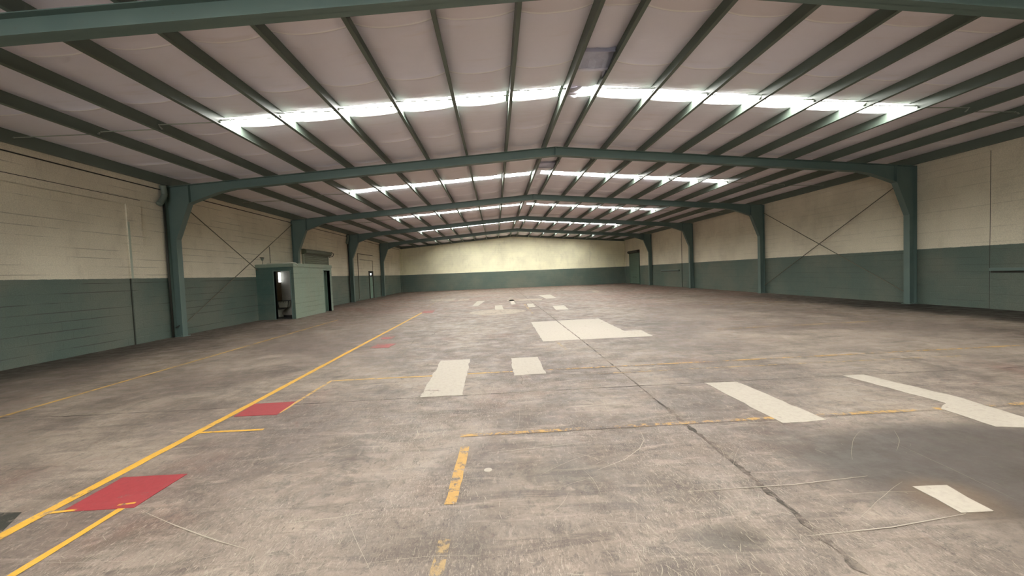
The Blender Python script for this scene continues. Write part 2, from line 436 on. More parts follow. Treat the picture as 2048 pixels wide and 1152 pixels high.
# ---- trims on the walls
ti = 0
def trim(bm, mat, label=None):
    global ti; ti += 1
    return struct('trim_%d' % ti, bm, mat, label)
bm = NB(); box(bm, 0, .035, 9.99, 10.38, 0, 3.75); box(bm, 0, .035, YR, 9.99, 3.60, 3.75)
trim(bm, M['wall_y'], 'concrete surround of a blocked-up doorway on the cabin-side wall')
bm = NB(); box(bm, 0, .03, YR, YB, 4.20, zt(0) + PD)
trim(bm, M['wall_y'], 'bond beam along the top of the cabin-side wall')
bm = NB(); box(bm, W - .03, W, 25.9, 29.1, 0, 4.2)
inf2 = trim(bm, M['wall_r'], 'blocked-up opening panel near the far end of the wall opposite the cabin')
bm = NB(); box(bm, W - .03, W, YR + 1, 9.40, 0, 4.2)
inf1 = trim(bm, M['wall_r'], 'blocked-up opening panel beside the nearest column of the wall opposite the cabin')
def seam(x0, x1, y0, y1, z0, z1, par):
    b = NB(); box(b, x0, x1, y0, y1, z0, z1); obj('joint_line', b, M['dark'], par)
lt = bpy.data.objects['trim_1']; bb = bpy.data.objects['trim_2']
seam(0, .012, 10.38, 10.40, 0, 3.76, lt); seam(0, .012, YR, 10.40, 3.75, 3.77, lt); seam(0, .012, 9.972, 9.99, 0, HP, lt)
b = NB(); box(b, 0.035, .042, 9.99, 10.04, HP, 3.15); obj('lit_edge_strip', b, M['door_w'], lt)  # pale strip paints the light caught on the jamb edge
seam(0, .015, YR, YB - .3, 4.175, 4.20, bb)
for pr, ya, yb in ((inf2, 25.9, 29.1), (inf1, YR + 1, 9.40)):
    seam(W - .012, W, yb, yb + .025, 0, 4.2, pr); seam(W - .012, W, ya - .025, ya, 0, 4.2, pr)
for nm, par, y0, y1, z in (('sill', inf2, 26.2, 29.1, 1.19), ('sill', inf1, YR + 1, 9.37, 1.02)):
    bm = NB(); box(bm, W - .10, W - .03, y0, y1, z, z + .075); obj(nm, bm, M['frame'], par)
    bm = NB(); box(bm, W - .055, W - .03, y0, y1, z - .05, z); obj('sill_shadow_strip', bm, M['dark'], par)  # dark strip painting the shadow under the sill
bm = NB()
for side in (0, 1):
    x0, x1 = (0, RIDGE) if side == 0 else (RIDGE, W)
    prism(bm, [(x0, zt(x0) - .02), (x1, zt(x1) - .02), (x1, zt(x1) + PD), (x0, zt(x0) + PD)], 'y', YB - .10, YB)
trim(bm, M['purlin'], 'dark green rafter channel against the top of the far gable wall')
# skirt of dirt-free plaster at the back wall corners
bm = NB(); box(bm, 0, .10, YB - .28, YB - .10, 0, zt(0))
box(bm, W - .06, W, YB - .28, YB - .10, 0, zt(0))
trim(bm, M['wall_x'])

# ================================================================== PORTAL FRAMES
KZ, HX, HZ, EX, DC = 2.79, .68, 3.80, 1.95, .268
def half_column(side):
    """column halves: web + flanges, local x from the wall inwards, local y about the frame line"""
    sx = 1 if side < 0 else -1; ox = 0 if side < 0 else W
    def X(v): return ox + sx * v
    b = NB(); t = .012
    top = zt(.03)
    inner = [(DC, .02), (DC + .01, KZ), (HX, HZ)]
    # web
    prism(b, [(X(.04), .02), (X(DC), .02), (X(DC + .01), KZ), (X(HX), HZ), (X(HX), zt(HX) - .01), (X(.04), zt(.04) - .01)], 'y', -.005, .005)
    box(b, *sorted((X(.035), X(.047))), -FW, FW, .02, zt(.04) - .005)
    for (a, za), (c, zc) in zip(inner, inner[1:]):
        prism(b, [(X(a - t), za), (X(a), za), (X(c), zc), (X(c - t), zc)], 'y', -FW, FW)
    # stiffener and splice plates at the knee
    box(b, *sorted((X(HX - .012), X(HX))), -FW, FW, HZ, zt(HX) - .005)
    return b
def half_rafter(side):
    sx = 1 if side < 0 else -1; ox = 0 if side < 0 else W
    def X(v): return ox + sx * v
    b = NB(); t = .012
    bot = [(HX, HZ), (EX, zt(EX) - DEP), (RIDGE, zt(RIDGE) - DEP)]
    mid = [(1.05, 3.935), (1.5, 4.09)]
    bot = [bot[0]] + mid + bot[1:]
    prism(b, [(X(HX), HZ)] + [(X(a), z) for a, z in bot[1:]] + [(X(RIDGE), zt(RIDGE)), (X(HX), zt(HX))], 'y', -.005, .005)
    for (a, za), (c, zc) in zip(bot, bot[1:]):
        prism(b, [(X(a), za), (X(c), zc), (X(c), zc + t), (X(a), za + t)], 'y', -FW, FW)
    prism(b, [(X(.035), zt(.035) - t), (X(RIDGE), zt(RIDGE) - t), (X(RIDGE), zt(RIDGE)), (X(.035), zt(.035))], 'y', -FW, FW)
    box(b, *sorted((X(HX), X(HX + .014))), -FW, FW, HZ - .01, zt(HX) - .005)
    return b
def apex_plate():
    b = NB(); box(b, RIDGE - .012, RIDGE + .012, -FW, FW, zt(RIDGE) - DEP - .01, zt(RIDGE) - .005); return b
def base_plate(side):
    b = NB(); x = .16 if side < 0 else W - .16
    box(b, x - .15, x + .15, -.13, .13, 0, .02)
    for dx in (-.07, .07):
        for dy in (-.11, .11):
            tube(b, [(x + dx, dy, .02), (x + dx, dy, .055)], .012, 6)
    return b
names = ['first', 'second', 'third', 'fourth', 'fifth']
flab = ['green steel portal frame overhead, its rafter cut by the top edge of the photo',
        'largest whole green steel portal frame, with the drain elbow on its left column',
        'green steel portal frame whose left column rises behind the block cabin roof',
        'green steel portal frame standing between the left roller shutter and the small door',
        'most distant green steel portal frame, closest to the far gable wall']
proto = None
for i in range(5):
    fy = Y0 + S * i
    root = thing('portal_frame', flab[i], 'steel frame', (0, fy, 0), 'green steel portal frames')
    if proto is None:
        proto = root
        for sd in (-1, 1):
            cobj = obj('column', half_column(sd), M['frame'], root)
            obj('base_plate', base_plate(sd), M['frame'], cobj)
            obj('rafter', half_rafter(sd), M['frame'], root)
        obj('apex_splice_plate', apex_plate(), M['frame'], root)
    else:
        for ch in list(proto.children):
            cc = ch.copy(); COL.objects.link(cc); cc.parent = root
            for g2 in ch.children:
                dd = g2.copy(); COL.objects.link(dd); dd.parent = cc

# ================================================================== PURLINS
def purlin_mesh(side, x):
    """cold-formed Z section running the length of the building; local origin on its bottom flange"""
    b = NB(); t = .006; f = .062; lip = .016
    d = 1 if side < 0 else -1                     # bottom flange points up-slope, top flange down-slope
    z0, z1 = 0, PD
    sl = SL * d
    def q(u0, u1, za, zb):
        prism(b, [(u0, za + sl*u0), (u1, za + sl*u1), (u1, zb + sl*u1), (u0, zb + sl*u0)], 'y', YR, YB - .1)
    q(-t/2, t/2, z0, z1)
    lo, hi = sorted((0, d * f)); q(lo, hi, z0, z0 + t)
    lo, hi = sorted((d * f - d*t, d * f)); q(lo, hi, z0, z0 + lip)
    lo, hi = sorted((0, -d * f)); q(lo, hi, z1 - t, z1)
    return b
ordn = ['ridge purlin', 'first purlin below the ridge purlin', 'second purlin below the ridge purlin', 'third purlin below the ridge purlin', 'fourth purlin below the ridge purlin', 'fifth purlin below the ridge purlin',
        'purlin where the skylights stop', 'third purlin above the eave strut', 'second purlin above the eave strut']
ordn[7] = 'second purlin above the eave strut'; ordn[8] = 'first purlin above the eave strut'
for side in (-1, 1):
    base = None
    for i, x in enumerate(PX if side < 0 else PXR):
        if base is None:
            o = obj('roof_purlin', purlin_mesh(side, x), M['purlin']); base = o
        else:
            o = base.copy(); COL.objects.link(o)
        o.location = (x, 0, zt(x))
        tag(o, 'green steel %s on the %s roof slope' % (ordn[i], 'cabin-side' if side < 0 else 'far-side'), 'purlin', 'roof purlins')
for side in (-1, 1):
    b = NB(); X = (lambda v: v) if side < 0 else (lambda v: W - v)
    z0, z1 = 4.33, zt(0) + PD + .06
    box(b, *sorted((X(.11), X(.118))), YR, YB - .1, z0, z1)
    box(b, *sorted((X(.03), X(.11))), YR, YB - .1, z0, z0 + .008)
    box(b, *sorted((X(.03), X(.11))), YR, YB - .1, z1 - .008, z1)
    tag(obj('eave_strut', b, M['purlin']), 'dark green eave strut along the top of the %s wall' % ('cabin-side' if side < 0 else 'wall opposite the cabin,'), 'roof beam', 'eave struts')
bpy.data.objects['eave_strut.001']['label'] = 'dark green eave strut along the top of the wall opposite the cabin'

# sag rods: staggered short rods from purlin to purlin at the middle of each bay
rodw = ['', 'overhead before the first portal', 'between first and second portal frames', 'between second and third portal frames', 'between third and fourth portal frames', 'between fourth and fifth portal frames', 'beside the far gable wall']
for b in range(-1, 5):
    for side in (-1, 1):
        bmr = NB(); path = []; rr = []
        xs = [.10] + sorted(PX) if side < 0 else [W - .10] + sorted(PXR, reverse=True)
        ym = bay_mid(b) - .13; dd = 1 if side < 0 else -1
        for j in range(len(xs) - 1):
            a, c2 = xs[j], xs[j+1]
            yo = .03 if j % 2 else -.03
            za, zc = (zt(a) + .135 if j else 4.45), zt(c2) + .07
            for u, r in ((-.02, .017), (.02, .017), (.022, .010)):
                path.append((a + dd * (u + .02 if j == 0 else u), ym + yo, za)); rr.append(r)
            for u, r in ((-.022, .010), (-.02, .017), (.02, .017)):
                path.append((c2 + dd * u, ym + yo, zc)); rr.append(r)
        tube(bmr, path, rr, 6)
        o = obj('sag_rod', bmr, M['rodg'])
        tag(o, 'thin sag rod line across the %s slope %s' % ('cabin-side' if side < 0 else 'far-side', rodw[b + 2]), 'rod', 'sag rods between purlins')

# ================================================================== BRACING
def rod(name, a, c, label, group):
    b = NB(); tube(b, [a, c], .014, 8)
    o = obj(name, b, M['rod']); tag(o, label, 'brace', group)
    m = Vector(a).lerp(Vector(c), .5); d = (Vector(c) - Vector(a)).normalized()
    for e, s in ((Vector(a), 1), (Vector(c), -1)):
        b = NB(); tube(b, [e, e + d * .10 * s], .02, 8); obj('turnbuckle', b, M['rod'], o)
    return o
rod('brace_rod', (.10, 11.32, 4.06), (.10, 14.98, 1.96), 'diagonal brace rod falling from the drain-elbow column to the cabin corner', 'wall brace rods')
rod('brace_rod', (.085, 11.32, .26), (.085, 17.70, 4.08), 'diagonal brace rod rising behind the cabin towards the cabin column', 'wall brace rods')
rod('brace_rod', (W - .10, 17.68, 3.90), (W - .10, 11.34, .32), 'diagonal brace rod falling towards the nearest column foot opposite the cabin', 'wall brace rods')
rod('brace_rod', (W - .085, 11.34, 4.00), (W - .085, 17.68, .40), 'diagonal brace rod falling away from the nearest column head opposite the cabin', 'wall brace rods')

# ================================================================== DRAIN ELBOWS AND GAP SHADE
def drain(fy, label):
    root = thing('drain_elbow', label, 'pipe', (.10, fy - .22, 0), 'drain elbows and gap shade beside the columns')
    b = NB(); tube(b, [(-.035, .06, 0), (-.035, .06, 3.92)], .028, 12); obj('pipe', b, M['dark'], root, smooth=True)  # dark tube standing in for the shade between column flange and wall
    b = NB(); path = []; rr = []
    ctrl = [(.0, -.13, 3.74), (.0, -.07, 3.82), (.01, .0, 3.92), (.015, .045, 4.04), (.015, .04, 4.18), (.01, .0, 4.32)]
    for j in range(len(ctrl) - 1):
        for s in range(6):
            v = Vector(ctrl[j]).lerp(Vector(ctrl[j+1]), s / 6); path.append(v); rr.append(.068 + (.009 if s % 2 else 0))
    tube(b, path, rr, 14); obj('elbow', b, M['duct'], root, smooth=True)
    return root
drain(Y0 + S, 'corrugated drain elbow and painted gap shade beside the largest whole left column')
drain(Y0 + 3 * S, 'drain elbow beside the column between shutter and small door')

# small bracket low on the left column
bm = NB(); tube(bm, [(.10, Y0 + S - .03, .30), (.07, Y0 + S - .07, .27), (.12, Y0 + S - .08, .26), (.14, Y0 + S - .03, .33)], .012, 8)
tag(obj('hook', bm, M['dark']), 'small dark hook low on the left column with the drain elbow', 'hook')
# wires left hanging under the second portal's apex
bm = NB()
for dx, l in ((.09, .20), (.115, .15), (.07, .10)):
    tube(bm, [(RIDGE + dx, Y0 + S + .09, zt(RIDGE) - DEP + .02), (RIDGE + dx + .01, Y0 + S + .13, zt(RIDGE) - DEP - .03), (RIDGE + dx + .025, Y0 + S + .14, zt(RIDGE) - DEP - l)], .005, 6)
tag(obj('hanging_wire', bm, M['rubber']), 'short frayed wires hanging under the apex of the largest whole frame', 'wire')

# ================================================================== RIDGE VENTS (foil-faced boxes between the ridge purlins)
def ridge_vent(y0, y1, drop, label):
    x0, x1 = PX[0] + .01, PXR[0] - .01; z = zt(RIDGE)
    root = thing('ridge_vent', label, 'vent', ((x0 + x1) / 2, (y0 + y1) / 2, z + .02), 'foil ridge vents')
    def L(bmx): 
        bmesh.ops.translate(bmx, verts=bmx.verts, vec=(-(x0 + x1) / 2, -(y0 + y1) / 2, -(z + .02))); return bmx
    b = NB()                                      # sloping foil sheet, creased
    n, m2 = 10, 8; gr = []
    for j in range(m2 + 1):
        yy = y0 + (y1 - y0) * j / m2; row = []
        for i in range(n + 1):
            xx = x0 + (x1 - x0) * i / n
            zz = z + .19 - drop * j / m2 + .03 * noise.noise(Vector((xx * 7, yy * 5, 3)))
            row.append(b.verts.new((xx, yy, zz)))
        gr.append(row)
    for j in range(m2):
        for i in range(n): b.faces.new([gr[j][i], gr[j][i+1], gr[j+1][i+1], gr[j+1][i]])
    sheet = obj('foil_sheet', L(b), M['foil'], root, smooth=False)
    md = sheet.modifiers.new('t', 'SOLIDIFY'); md.thickness = .006
    b = NB(); tube(b, [(x0 + .01, y1 + .01, z + .19 - drop), ((x0 + x1) / 2, y1 + .02, z + .175 - drop), (x1 - .01, y1 + .01, z + .19 - drop)], .034, 10); obj('lining_roll', L(b), M['liner'], root, smooth=True)
    b = NB(); prism(b, [(y0, z + .19), (y1 + .02, z + .19 - drop), (y1 + .35, z + .10), (y1 + .35, z + .20)], 'x', x1 - .02, x1 - .005); obj('side_flashing', L(b), M['foil'], root)
    b = NB(); box(b, x0 + .02, x1 - .02, y0 - .02, y0 + .005, z + .11, z + .20); obj('head_flashing', L(b), M['foil'], root)
    return root
ridge_vent(6.62, 7.10, .10, 'crumpled foil ridge vent closest to the camera, beside the first skylights')
ridge_vent(13.20, 13.62, .10, 'smaller-looking foil ridge vent seen under the largest whole frame')

# lining roll drooping across the ridge gap at the near skylight
bm = NB()
for kx in range(3):
    yy = bay_mid(0) + .02 + kx * .13
    path = [(PX[0] + .02 + t * .36, yy + .03 * math.sin(t * 7 + kx), zt(RIDGE) + .17 - .07 * math.sin(t * math.pi) - kx * .012) for t in [i / 10 for i in range(11)]]
    tube(bm, path, [.02 + .02 * math.sin(i / 10 * math.pi) for i in range(11)], 8)
tag(obj('torn_lining', bm, M['liner'], smooth=True), 'crumpled roll of torn roof lining in the ridge gap beside the closest skylights', 'insulation')

# ================================================================== ROLLER SHUTTERS
def shutter(side, y0, y1, zl, mat, label, hood=.30):
    X = (lambda v: v) if side < 0 else (lambda v: W - v)
    n = 'door_1' if side < 0 else 'door_2'
    b = NB(); pts = []
    z = .03; pts_a = []
    while z < zl - .001:
        pts_a += [(z, .03), (z + .02, .045), (z + .065, .045), (z + .085, .03)]; z += .09
    f = [(X(d), zz) for zz, d in pts_a]; bk = [(X(.012), zz) for zz, d in pts_a][::-1]
    prism(b, f + bk, 'y', y0 + .04, y1 - .04)
    o = obj(n, b, mat); o['kind'] = 'structure'; tag(o, label)
    b = NB(); 
    for yy in (y0, y1 - .06): box(b, *sorted((X(0), X(.075))), yy, yy + .06, 0, zl + .05)
    obj('guide_rail', b, M['door_w'] if side < 0 else mat, o)
    b = NB(); r = .5 * hood
    prof = [(X(.0), zl - .02), (X(.10), zl - .02)] + [(X(.12 + .12 * math.sin(a)), zl + .12 - .12 * math.cos(a)) for a in [math.pi * i / 8 for i in range(9)]] + [(X(0), zl + .24)]
    prism(b, prof, 'y', y0 - .02, y1 + .05); obj('shutter_hood', b, M['shutter'] if side < 0 else M['dark'], o)
    b = NB(); box(b, *sorted((X(.02), X(.06))), y0 + .04, y1 - .04, .01, .06); obj('bottom_bar', b, M['dark'], o)
    return o
d1 = shutter(-1, 18.60, 21.36, 2.80, M['shutter'], 'grey roller shutter with rolled drum showing above the block cabin')
d2 = shutter(1, 33.60, 36.08, 2.92, M['shutter_g'], 'tall green roller shutter beside the last column near the far corner')
bm = NB(); tube(bm, [(W - .05, 34.4, .62), (W - .08, 34.45, .66), (W - .08, 35.2, .66), (W - .05, 35.25, .62)], .015, 6); obj('pull_handle', bm, M['dark'], d2)
bm = NB(); tube(bm, [(.05, 21.36, 2.95), (.22, 21.44, 3.02), (.30, 21.50, 2.93), (.24, 21.50, 2.80), (.06, 21.42, 2.74)], .018, 8); obj('chain_wheel', bm, M['dark'], d1)

# ================================================================== SMALL DOOR AND CONDUITS ON THE LEFT WALL
bm = NB(); box(bm, 0, .05, 28.02, 28.10, 0, 2.04); box(bm, 0, .05, 28.86, 28.94, 0, 2.04); box(bm, 0, .05, 28.10, 28.86, 1.98, 2.04); box(bm, 0, .05, 28.10, 28.86, 1.62, 1.66)
fr = obj('door_3', bm, M['dark']); fr['kind'] = 'structure'; tag(fr, 'small pale green door with a glazed top light in the cabin-side wall')
bm = NB(); box(bm, 0, .035, 28.10, 28.72, .02, 1.62); leaf = obj('door_leaf', bm, M['door_g'], fr)
bm = NB(); tube(bm, [(.035, 28.60, .98), (.08, 28.60, .98), (.08, 28.50, .98)], .012, 8); obj('handle', bm, M['dark'], leaf)
bm = NB(); box(bm, .0, .012, 28.10, 28.86, 1.66, 1.98); obj('top_light', bm, M['dark'], fr)
bm = NB(); box(bm, .012, .018, 28.34, 28.56, 1.74, 1.88); obj('lit_pane', bm, M['pane'], fr)
bm = NB(); box(bm, 0, .02, 28.74, 28.86, .02, 1.62); obj('side_panel', bm, M['dark'], fr)
bm = NB(); tube(bm, [(.04, 25.62, .06), (.03, 25.78, .12), (.03, 25.86, .3), (.03, 25.92, 3.21), (.03, 29.0, 3.22)], .022, 8)
tag(obj('conduit', bm, M['rod']), 'thin conduit climbing the cabin-side wall and turning over the small door', 'conduit')
bm = NB(); tube(bm, [(.02, 26.3, 2.82), (.02, 28.95, 2.84), (.02, 28.95, 2.06)], .012, 8)
tag(obj('conduit', bm, M['rod']), 'lower thin conduit dropping to the head of the small door', 'conduit')

# ================================================================== BLOCK CABIN (toilets)
CX1, CY0, CY1, CZ = 1.43, 15.02, 18.42, 2.17
cab = thing('block_cabin', 'green painted block toilet cabin with flat roof against the side wall', 'cabin', (CX1 / 2, (CY0 + CY1) / 2, 0))
def cl(bmx):
    bmesh.ops.translate(bmx, verts=bmx.verts, vec=(-CX1 / 2, -(CY0 + CY1) / 2, 0)); return bmx
T = .12
DX0, DX1, DZ = .68, 1.29, 1.89
b = NB(); box(b, .0, DX0, CY0, CY0 + T, 0, CZ - .12); box(b, DX1, CX1 - .0, CY0, CY0 + T, 0, CZ - .12); box(b, DX0, DX1, CY0, CY0 + T, DZ, CZ - .12)
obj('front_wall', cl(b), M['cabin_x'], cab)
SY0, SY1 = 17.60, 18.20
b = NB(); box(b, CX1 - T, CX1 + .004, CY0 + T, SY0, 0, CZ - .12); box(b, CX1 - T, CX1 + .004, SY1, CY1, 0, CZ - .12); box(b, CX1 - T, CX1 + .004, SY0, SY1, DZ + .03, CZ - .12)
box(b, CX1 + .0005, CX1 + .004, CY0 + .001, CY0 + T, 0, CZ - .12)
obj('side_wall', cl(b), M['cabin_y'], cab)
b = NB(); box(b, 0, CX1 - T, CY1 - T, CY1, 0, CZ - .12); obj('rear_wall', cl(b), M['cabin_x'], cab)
b = NB(); box(b, 0, CX1 - T, 16.52, 16.60, 0, CZ - .12); obj('partition', cl(b), M['plaster'], cab)
b = NB(); box(b, 0.001, .10, CY0 + T, 16.52, 0, CZ - .12); obj('inner_lining', cl(b), M['tilebrown'], cab)
b = NB(); box(b, .10, CX1 - T, CY0 + .02, 16.52, .0, .03); obj('inner_floor', cl(b), M['blackfloor'], cab)
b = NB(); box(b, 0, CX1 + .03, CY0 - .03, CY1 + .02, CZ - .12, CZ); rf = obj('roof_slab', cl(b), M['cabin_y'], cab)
b = NB(); box(b, 0.02, CX1 + .0, CY0, CY1, CZ, CZ + .012); obj('roof_screed', cl(b), M['concrete'], rf)
def dframe(parent, horiz):
    b = NB(); t = .035
    if horiz:
        box(b, DX0 - t, DX0, CY0 - .015, CY0 + T + .01, 0, DZ + t); box(b, DX1, DX1 + t, CY0 - .015, CY0 + T + .01, 0, DZ + t); box(b, DX0, DX1, CY0 - .015, CY0 + T + .01, DZ, DZ + t)
    else:
        box(b, CX1 - T - .01, CX1 + .015, SY0 - t, SY0, 0, DZ + .03 + t); box(b, CX1 - T - .01, CX1 + .015, SY1, SY1 + t, 0, DZ + .03 + t); box(b, CX1 - T - .01, CX1 + .015, SY0, SY1, DZ + .03, DZ + .03 + t)
    return obj('door_frame', cl(b), M['frame'], parent)
dframe(cab, True); dframe(cab, False)
b = NB(); box(b, CX1 - T - .56, CX1 - T - .005, SY1 - .06, SY1 - .02, .02, DZ); lf = obj('door_leaf', cl(b), M['door_g'], cab)
b = NB(); tube(b, [(CX1 - T - .50, SY1 - .06, .95), (CX1 - T - .50, SY1 - .10, .95)], .02, 8); obj('door_knob', cl(b), M['dark'], lf)
# barred window in the outer wall, seen through the cabin door
b = NB(); box(b, .10, .112, 16.34, 16.50, 1.46, 1.88); wn = obj('window_pane', cl(b), M['pane'], cab)
b = NB()
for z in (1.54, 1.75): box(b, .112, .122, 16.34, 16.50, z - .007, z + .007)
box(b, .112, .120, 16.345, 16.355, 1.54, 1.75)
obj('window_bar', cl(b), M['dark'], wn)
# toilet
tx, ty = .34, 15.86
toi = thing('toilet', 'pale toilet with black seat seen through the cabin doorway', 'toilet', (tx, ty, .03))
b = NB(); lathe(b, [(.13, 0), (.125, .03), (.095, .10), (.10, .18), (.16, .26), (.185, .31), (.17, .318)], (0, 0, 0), 24, 1, 1.25); obj('bowl', b, M['porcelain'], toi, smooth=True)
b = NB(); lathe(b, [(.15, .318), (.195, .32), (.20, .335), (.19, .345), (.14, .345)], (0, .0, 0), 24, 1, 1.25); obj('seat', b, M['seat'], toi, smooth=True)
b = NB(); 
prism(b, [(-.19, .36), (.15, .36), (.20, .62), (-.24, .62)], 'y', .32, .50); tk = obj('tank', b, M['porcelain'], toi)
b = NB(); box(b, -.25, .21, .30, .51, .62, .645); obj('tank_lid', b, M['seat'], tk)
b = NB(); tube(b, [(.205, .31, .63), (.165, .31, .35), (-.19, .31, .35), (-.245, .31, .63)], .012, 8)
for i in range(6): tube(b, [(-.2 + i * .07, .31, .62), (-.2 + i * .07, .31, .55)], .006, 6)
obj('wire_rim', b, M['dark'], toi)
# things on the cabin roof
b = NB(); tube(b, [(.44, CY0 + .03, CZ + .03), (1.30, CY0 + .02, CZ + .03), (1.40, CY0 + .03, CZ + .05), (1.48, CY0 + .12, CZ + .02), (1.49, CY0 + .22, CZ - .06)], .017, 10)
tag(obj('white_pipe', b, M['whitepipe'], smooth=True), 'white plastic pipe lying along the front edge of the cabin roof', 'pipe')
sp = thing('spotlight', 'small lamp on a thin stalk standing on the cabin roof', 'lamp', (.16, CY0 + .2, CZ + .012))
b = NB(); tube(b, [(0, 0, 0), (0, 0, .16)], .008, 8); obj('stalk', b, M['rod'], sp)
b = NB(); lathe(b, [(.02, .15), (.035, .17), (.045, .22), (.06, .25), (.05, .262)], (0, 0, 0), 14); obj('lamp_head', b, M['duct'], sp, smooth=True)
b = NB(); tube(b, [(-.09, 0, .27), (.0, -.01, .275), (.07, 0, .26)], .014, 8); obj('lamp_cap', b, M['dark'], sp)
b = NB(); tube(b, [(.02, 15.98, 2.95), (.02, 15.99, CZ + .06), (.06, 16.0, CZ + .03), (.30, 15.9, CZ + .025)], .012, 8)
tag(obj('conduit', b, M['rod']), 'thin vertical conduit on the wall dropping behind the cabin roof', 'conduit')

# ================================================================== FLOOR MARKINGS (paint and repairs on the slab)
def jag(poly, amp, step=.12):
    out = []
    n = len(poly)
    for i in range(n):
        a, b = Vector(poly[i]), Vector(poly[(i+1) % n]); l = (b - a).length
        m = max(1, int(l / step)); nv = Vector((-(b - a).y, (b - a).x)).normalized()
        for s in range(m):
            q = a.lerp(b, s / m)
            if s: q += nv * R.uniform(-amp, amp)
            out.append(q)
    return out
def flat(name, poly, mat, z, label=None, amp=.008, step=.12, parent=floor, thick=.0015):
    b = NB(); pts = jag(poly, amp, step)
    bot = [b.verts.new((p.x, p.y, .0004)) for p in pts]
    vs = [b.verts.new((p.x, p.y, z)) for p in pts]
    b.faces.new(vs)
    for i in range(len(vs)): b.faces.new([bot[i], bot[(i+1) % len(vs)], vs[(i+1) % len(vs)], vs[i]])
    o = obj(name, b, mat, parent)
    if label: o['label'] = label
    return o
def line(pts, w, mat, label, amp=.004, step=.09, z=.0030, name='painted_line'):
    b = NB(); prev = None
    P2 = [Vector(pts[0])]
    for a, c in zip(pts, pts[1:]):
        a, c = Vector(a), Vector(c); n = max(1, int((c - a).length / step))
        for s in range(1, n + 1): P2.append(a.lerp(c, s / n))
    for i, q in enumerate(P2):
        d = (P2[min(i+1, len(P2)-1)] - P2[max(i-1, 0)]).normalized(); nv = Vector((-d.y, d.x))
        l = q + nv * (w/2 + R.uniform(-amp, amp)); r = q - nv * (w/2 + R.uniform(-amp, amp))
        cur = (b.verts.new((l.x, l.y, z)), b.verts.new((r.x, r.y, z)))
        if prev: b.faces.new([prev[0], prev[1], cur[1], cur[0]])
        prev = cur
    for f in b.faces: f.normal_update()
    o = obj(name, b, mat, floor); o['label'] = label
    return o
line([(6.31, 1.0), (6.315, 2.4), (6.33, 4.6), (6.32, 8), (6.30, 15.34)], .078, M['yellow'], 'long bright yellow lane line')
line([(6.0, 18.2), (5.75, 24), (5.60, 30)], .07, M['yellow_ghost'], 'faint far yellow line')
line([(3.46, 3.4), (3.47, 6.5), (3.51, 13.9)], .06, M['yellow_pale'], 'faded yellow line towards the cabin')
line([(6.86, 4.20), (6.90, 5.45), (8.37, 5.44)], .045, M['yellow_pale'], 'yellow corner line between red square and pale patch')
line([(8.86, 5.46), (9.53, 5.46)], .05, M['yellow_pale'], 'short yellow line between pale patches')
line([(10.0, 5.46), (13.4, 5.46), (16.7, 5.48), (19, 5.5)], .05, M['yellow_worn'], 'worn yellow cross line')
line([(10.7, 5.12), (13.4, 5.11), (16.0, 5.08)], .05, M['yellow_ghost'], 'ghost yellow cross line')
line([(14.2, 8.22), (18.5, 8.32)], .07, M['yellow_ghost'], 'far ghost yellow cross line')
line([(8.95, 3.34), (11.16, 3.34), (13.46, 3.33), (15.2, 3.34)], .055, M['yellow_worn'], 'rubbed orange-yellow cross line')
line([(9.01, 3.12), (8.98, 2.33)], .075, M['yellow_worn'], 'rubbed short yellow bar')
line([(8.985, 2.02), (8.975, 1.60)], .07, M['yellow_ghost'], 'nearly vanished yellow bar')
line([(6.36, 3.76), (6.97, 3.75)], .035, M['yellow'], 'short yellow tick off the lane line')
line([(6.80, 2.52), (6.78, 1.4)], .05, M['yellow'], 'yellow line below the red square')
line([(6.36, 2.52), (6.50, 2.535)], .02, M['yellow'], 'thin yellow sliver at the red square corner', z=.0042)
line([(6.74, 2.56), (6.84, 2.57)], .02, M['yellow'], 'yellow chip on the red square', z=.0042)
line([(10.53, 7.65), (10.58, 6.8)], .06, M['yellow_ghost'], 'ghost yellow dash')
line([(10.62, 17.4), (10.59, 13.0)], .09, M['yellow_ghost'], 'far ghost yellow dash')
line([(17.0, 13.6), (20.5, 13.4)], .18, M['yellow_ghost'], 'broad faint yellow band')
flat('red_square', [(6.42, 2.52), (6.41, 2.94), (6.89, 2.935), (6.88, 2.52)], M['red'], .0038, 'bright red painted square, largest', .003)
flat('red_square', [(6.40, 4.17), (6.37, 4.57), (6.85, 4.58), (6.87, 4.15)], M['red'], .0038, 'second red painted square beside the lane line', .004)
flat('red_square', [(6.63, 7.90), (6.65, 8.35), (7.08, 8.30), (7.04, 7.85)], M['red_worn'], .0038, 'worn red square in the middle distance', .01)
flat('red_square', [(6.53, 9.0), (6.49, 9.34), (6.79, 9.30), (6.78, 8.98)], M['red_worn'], .0038, 'small worn red square', .01)
flat('red_square', [(6.33, 15.0), (6.2, 16.1), (6.69, 16.0), (6.77, 14.9)], M['red_worn'], .0038, 'farthest faded red square', .01)
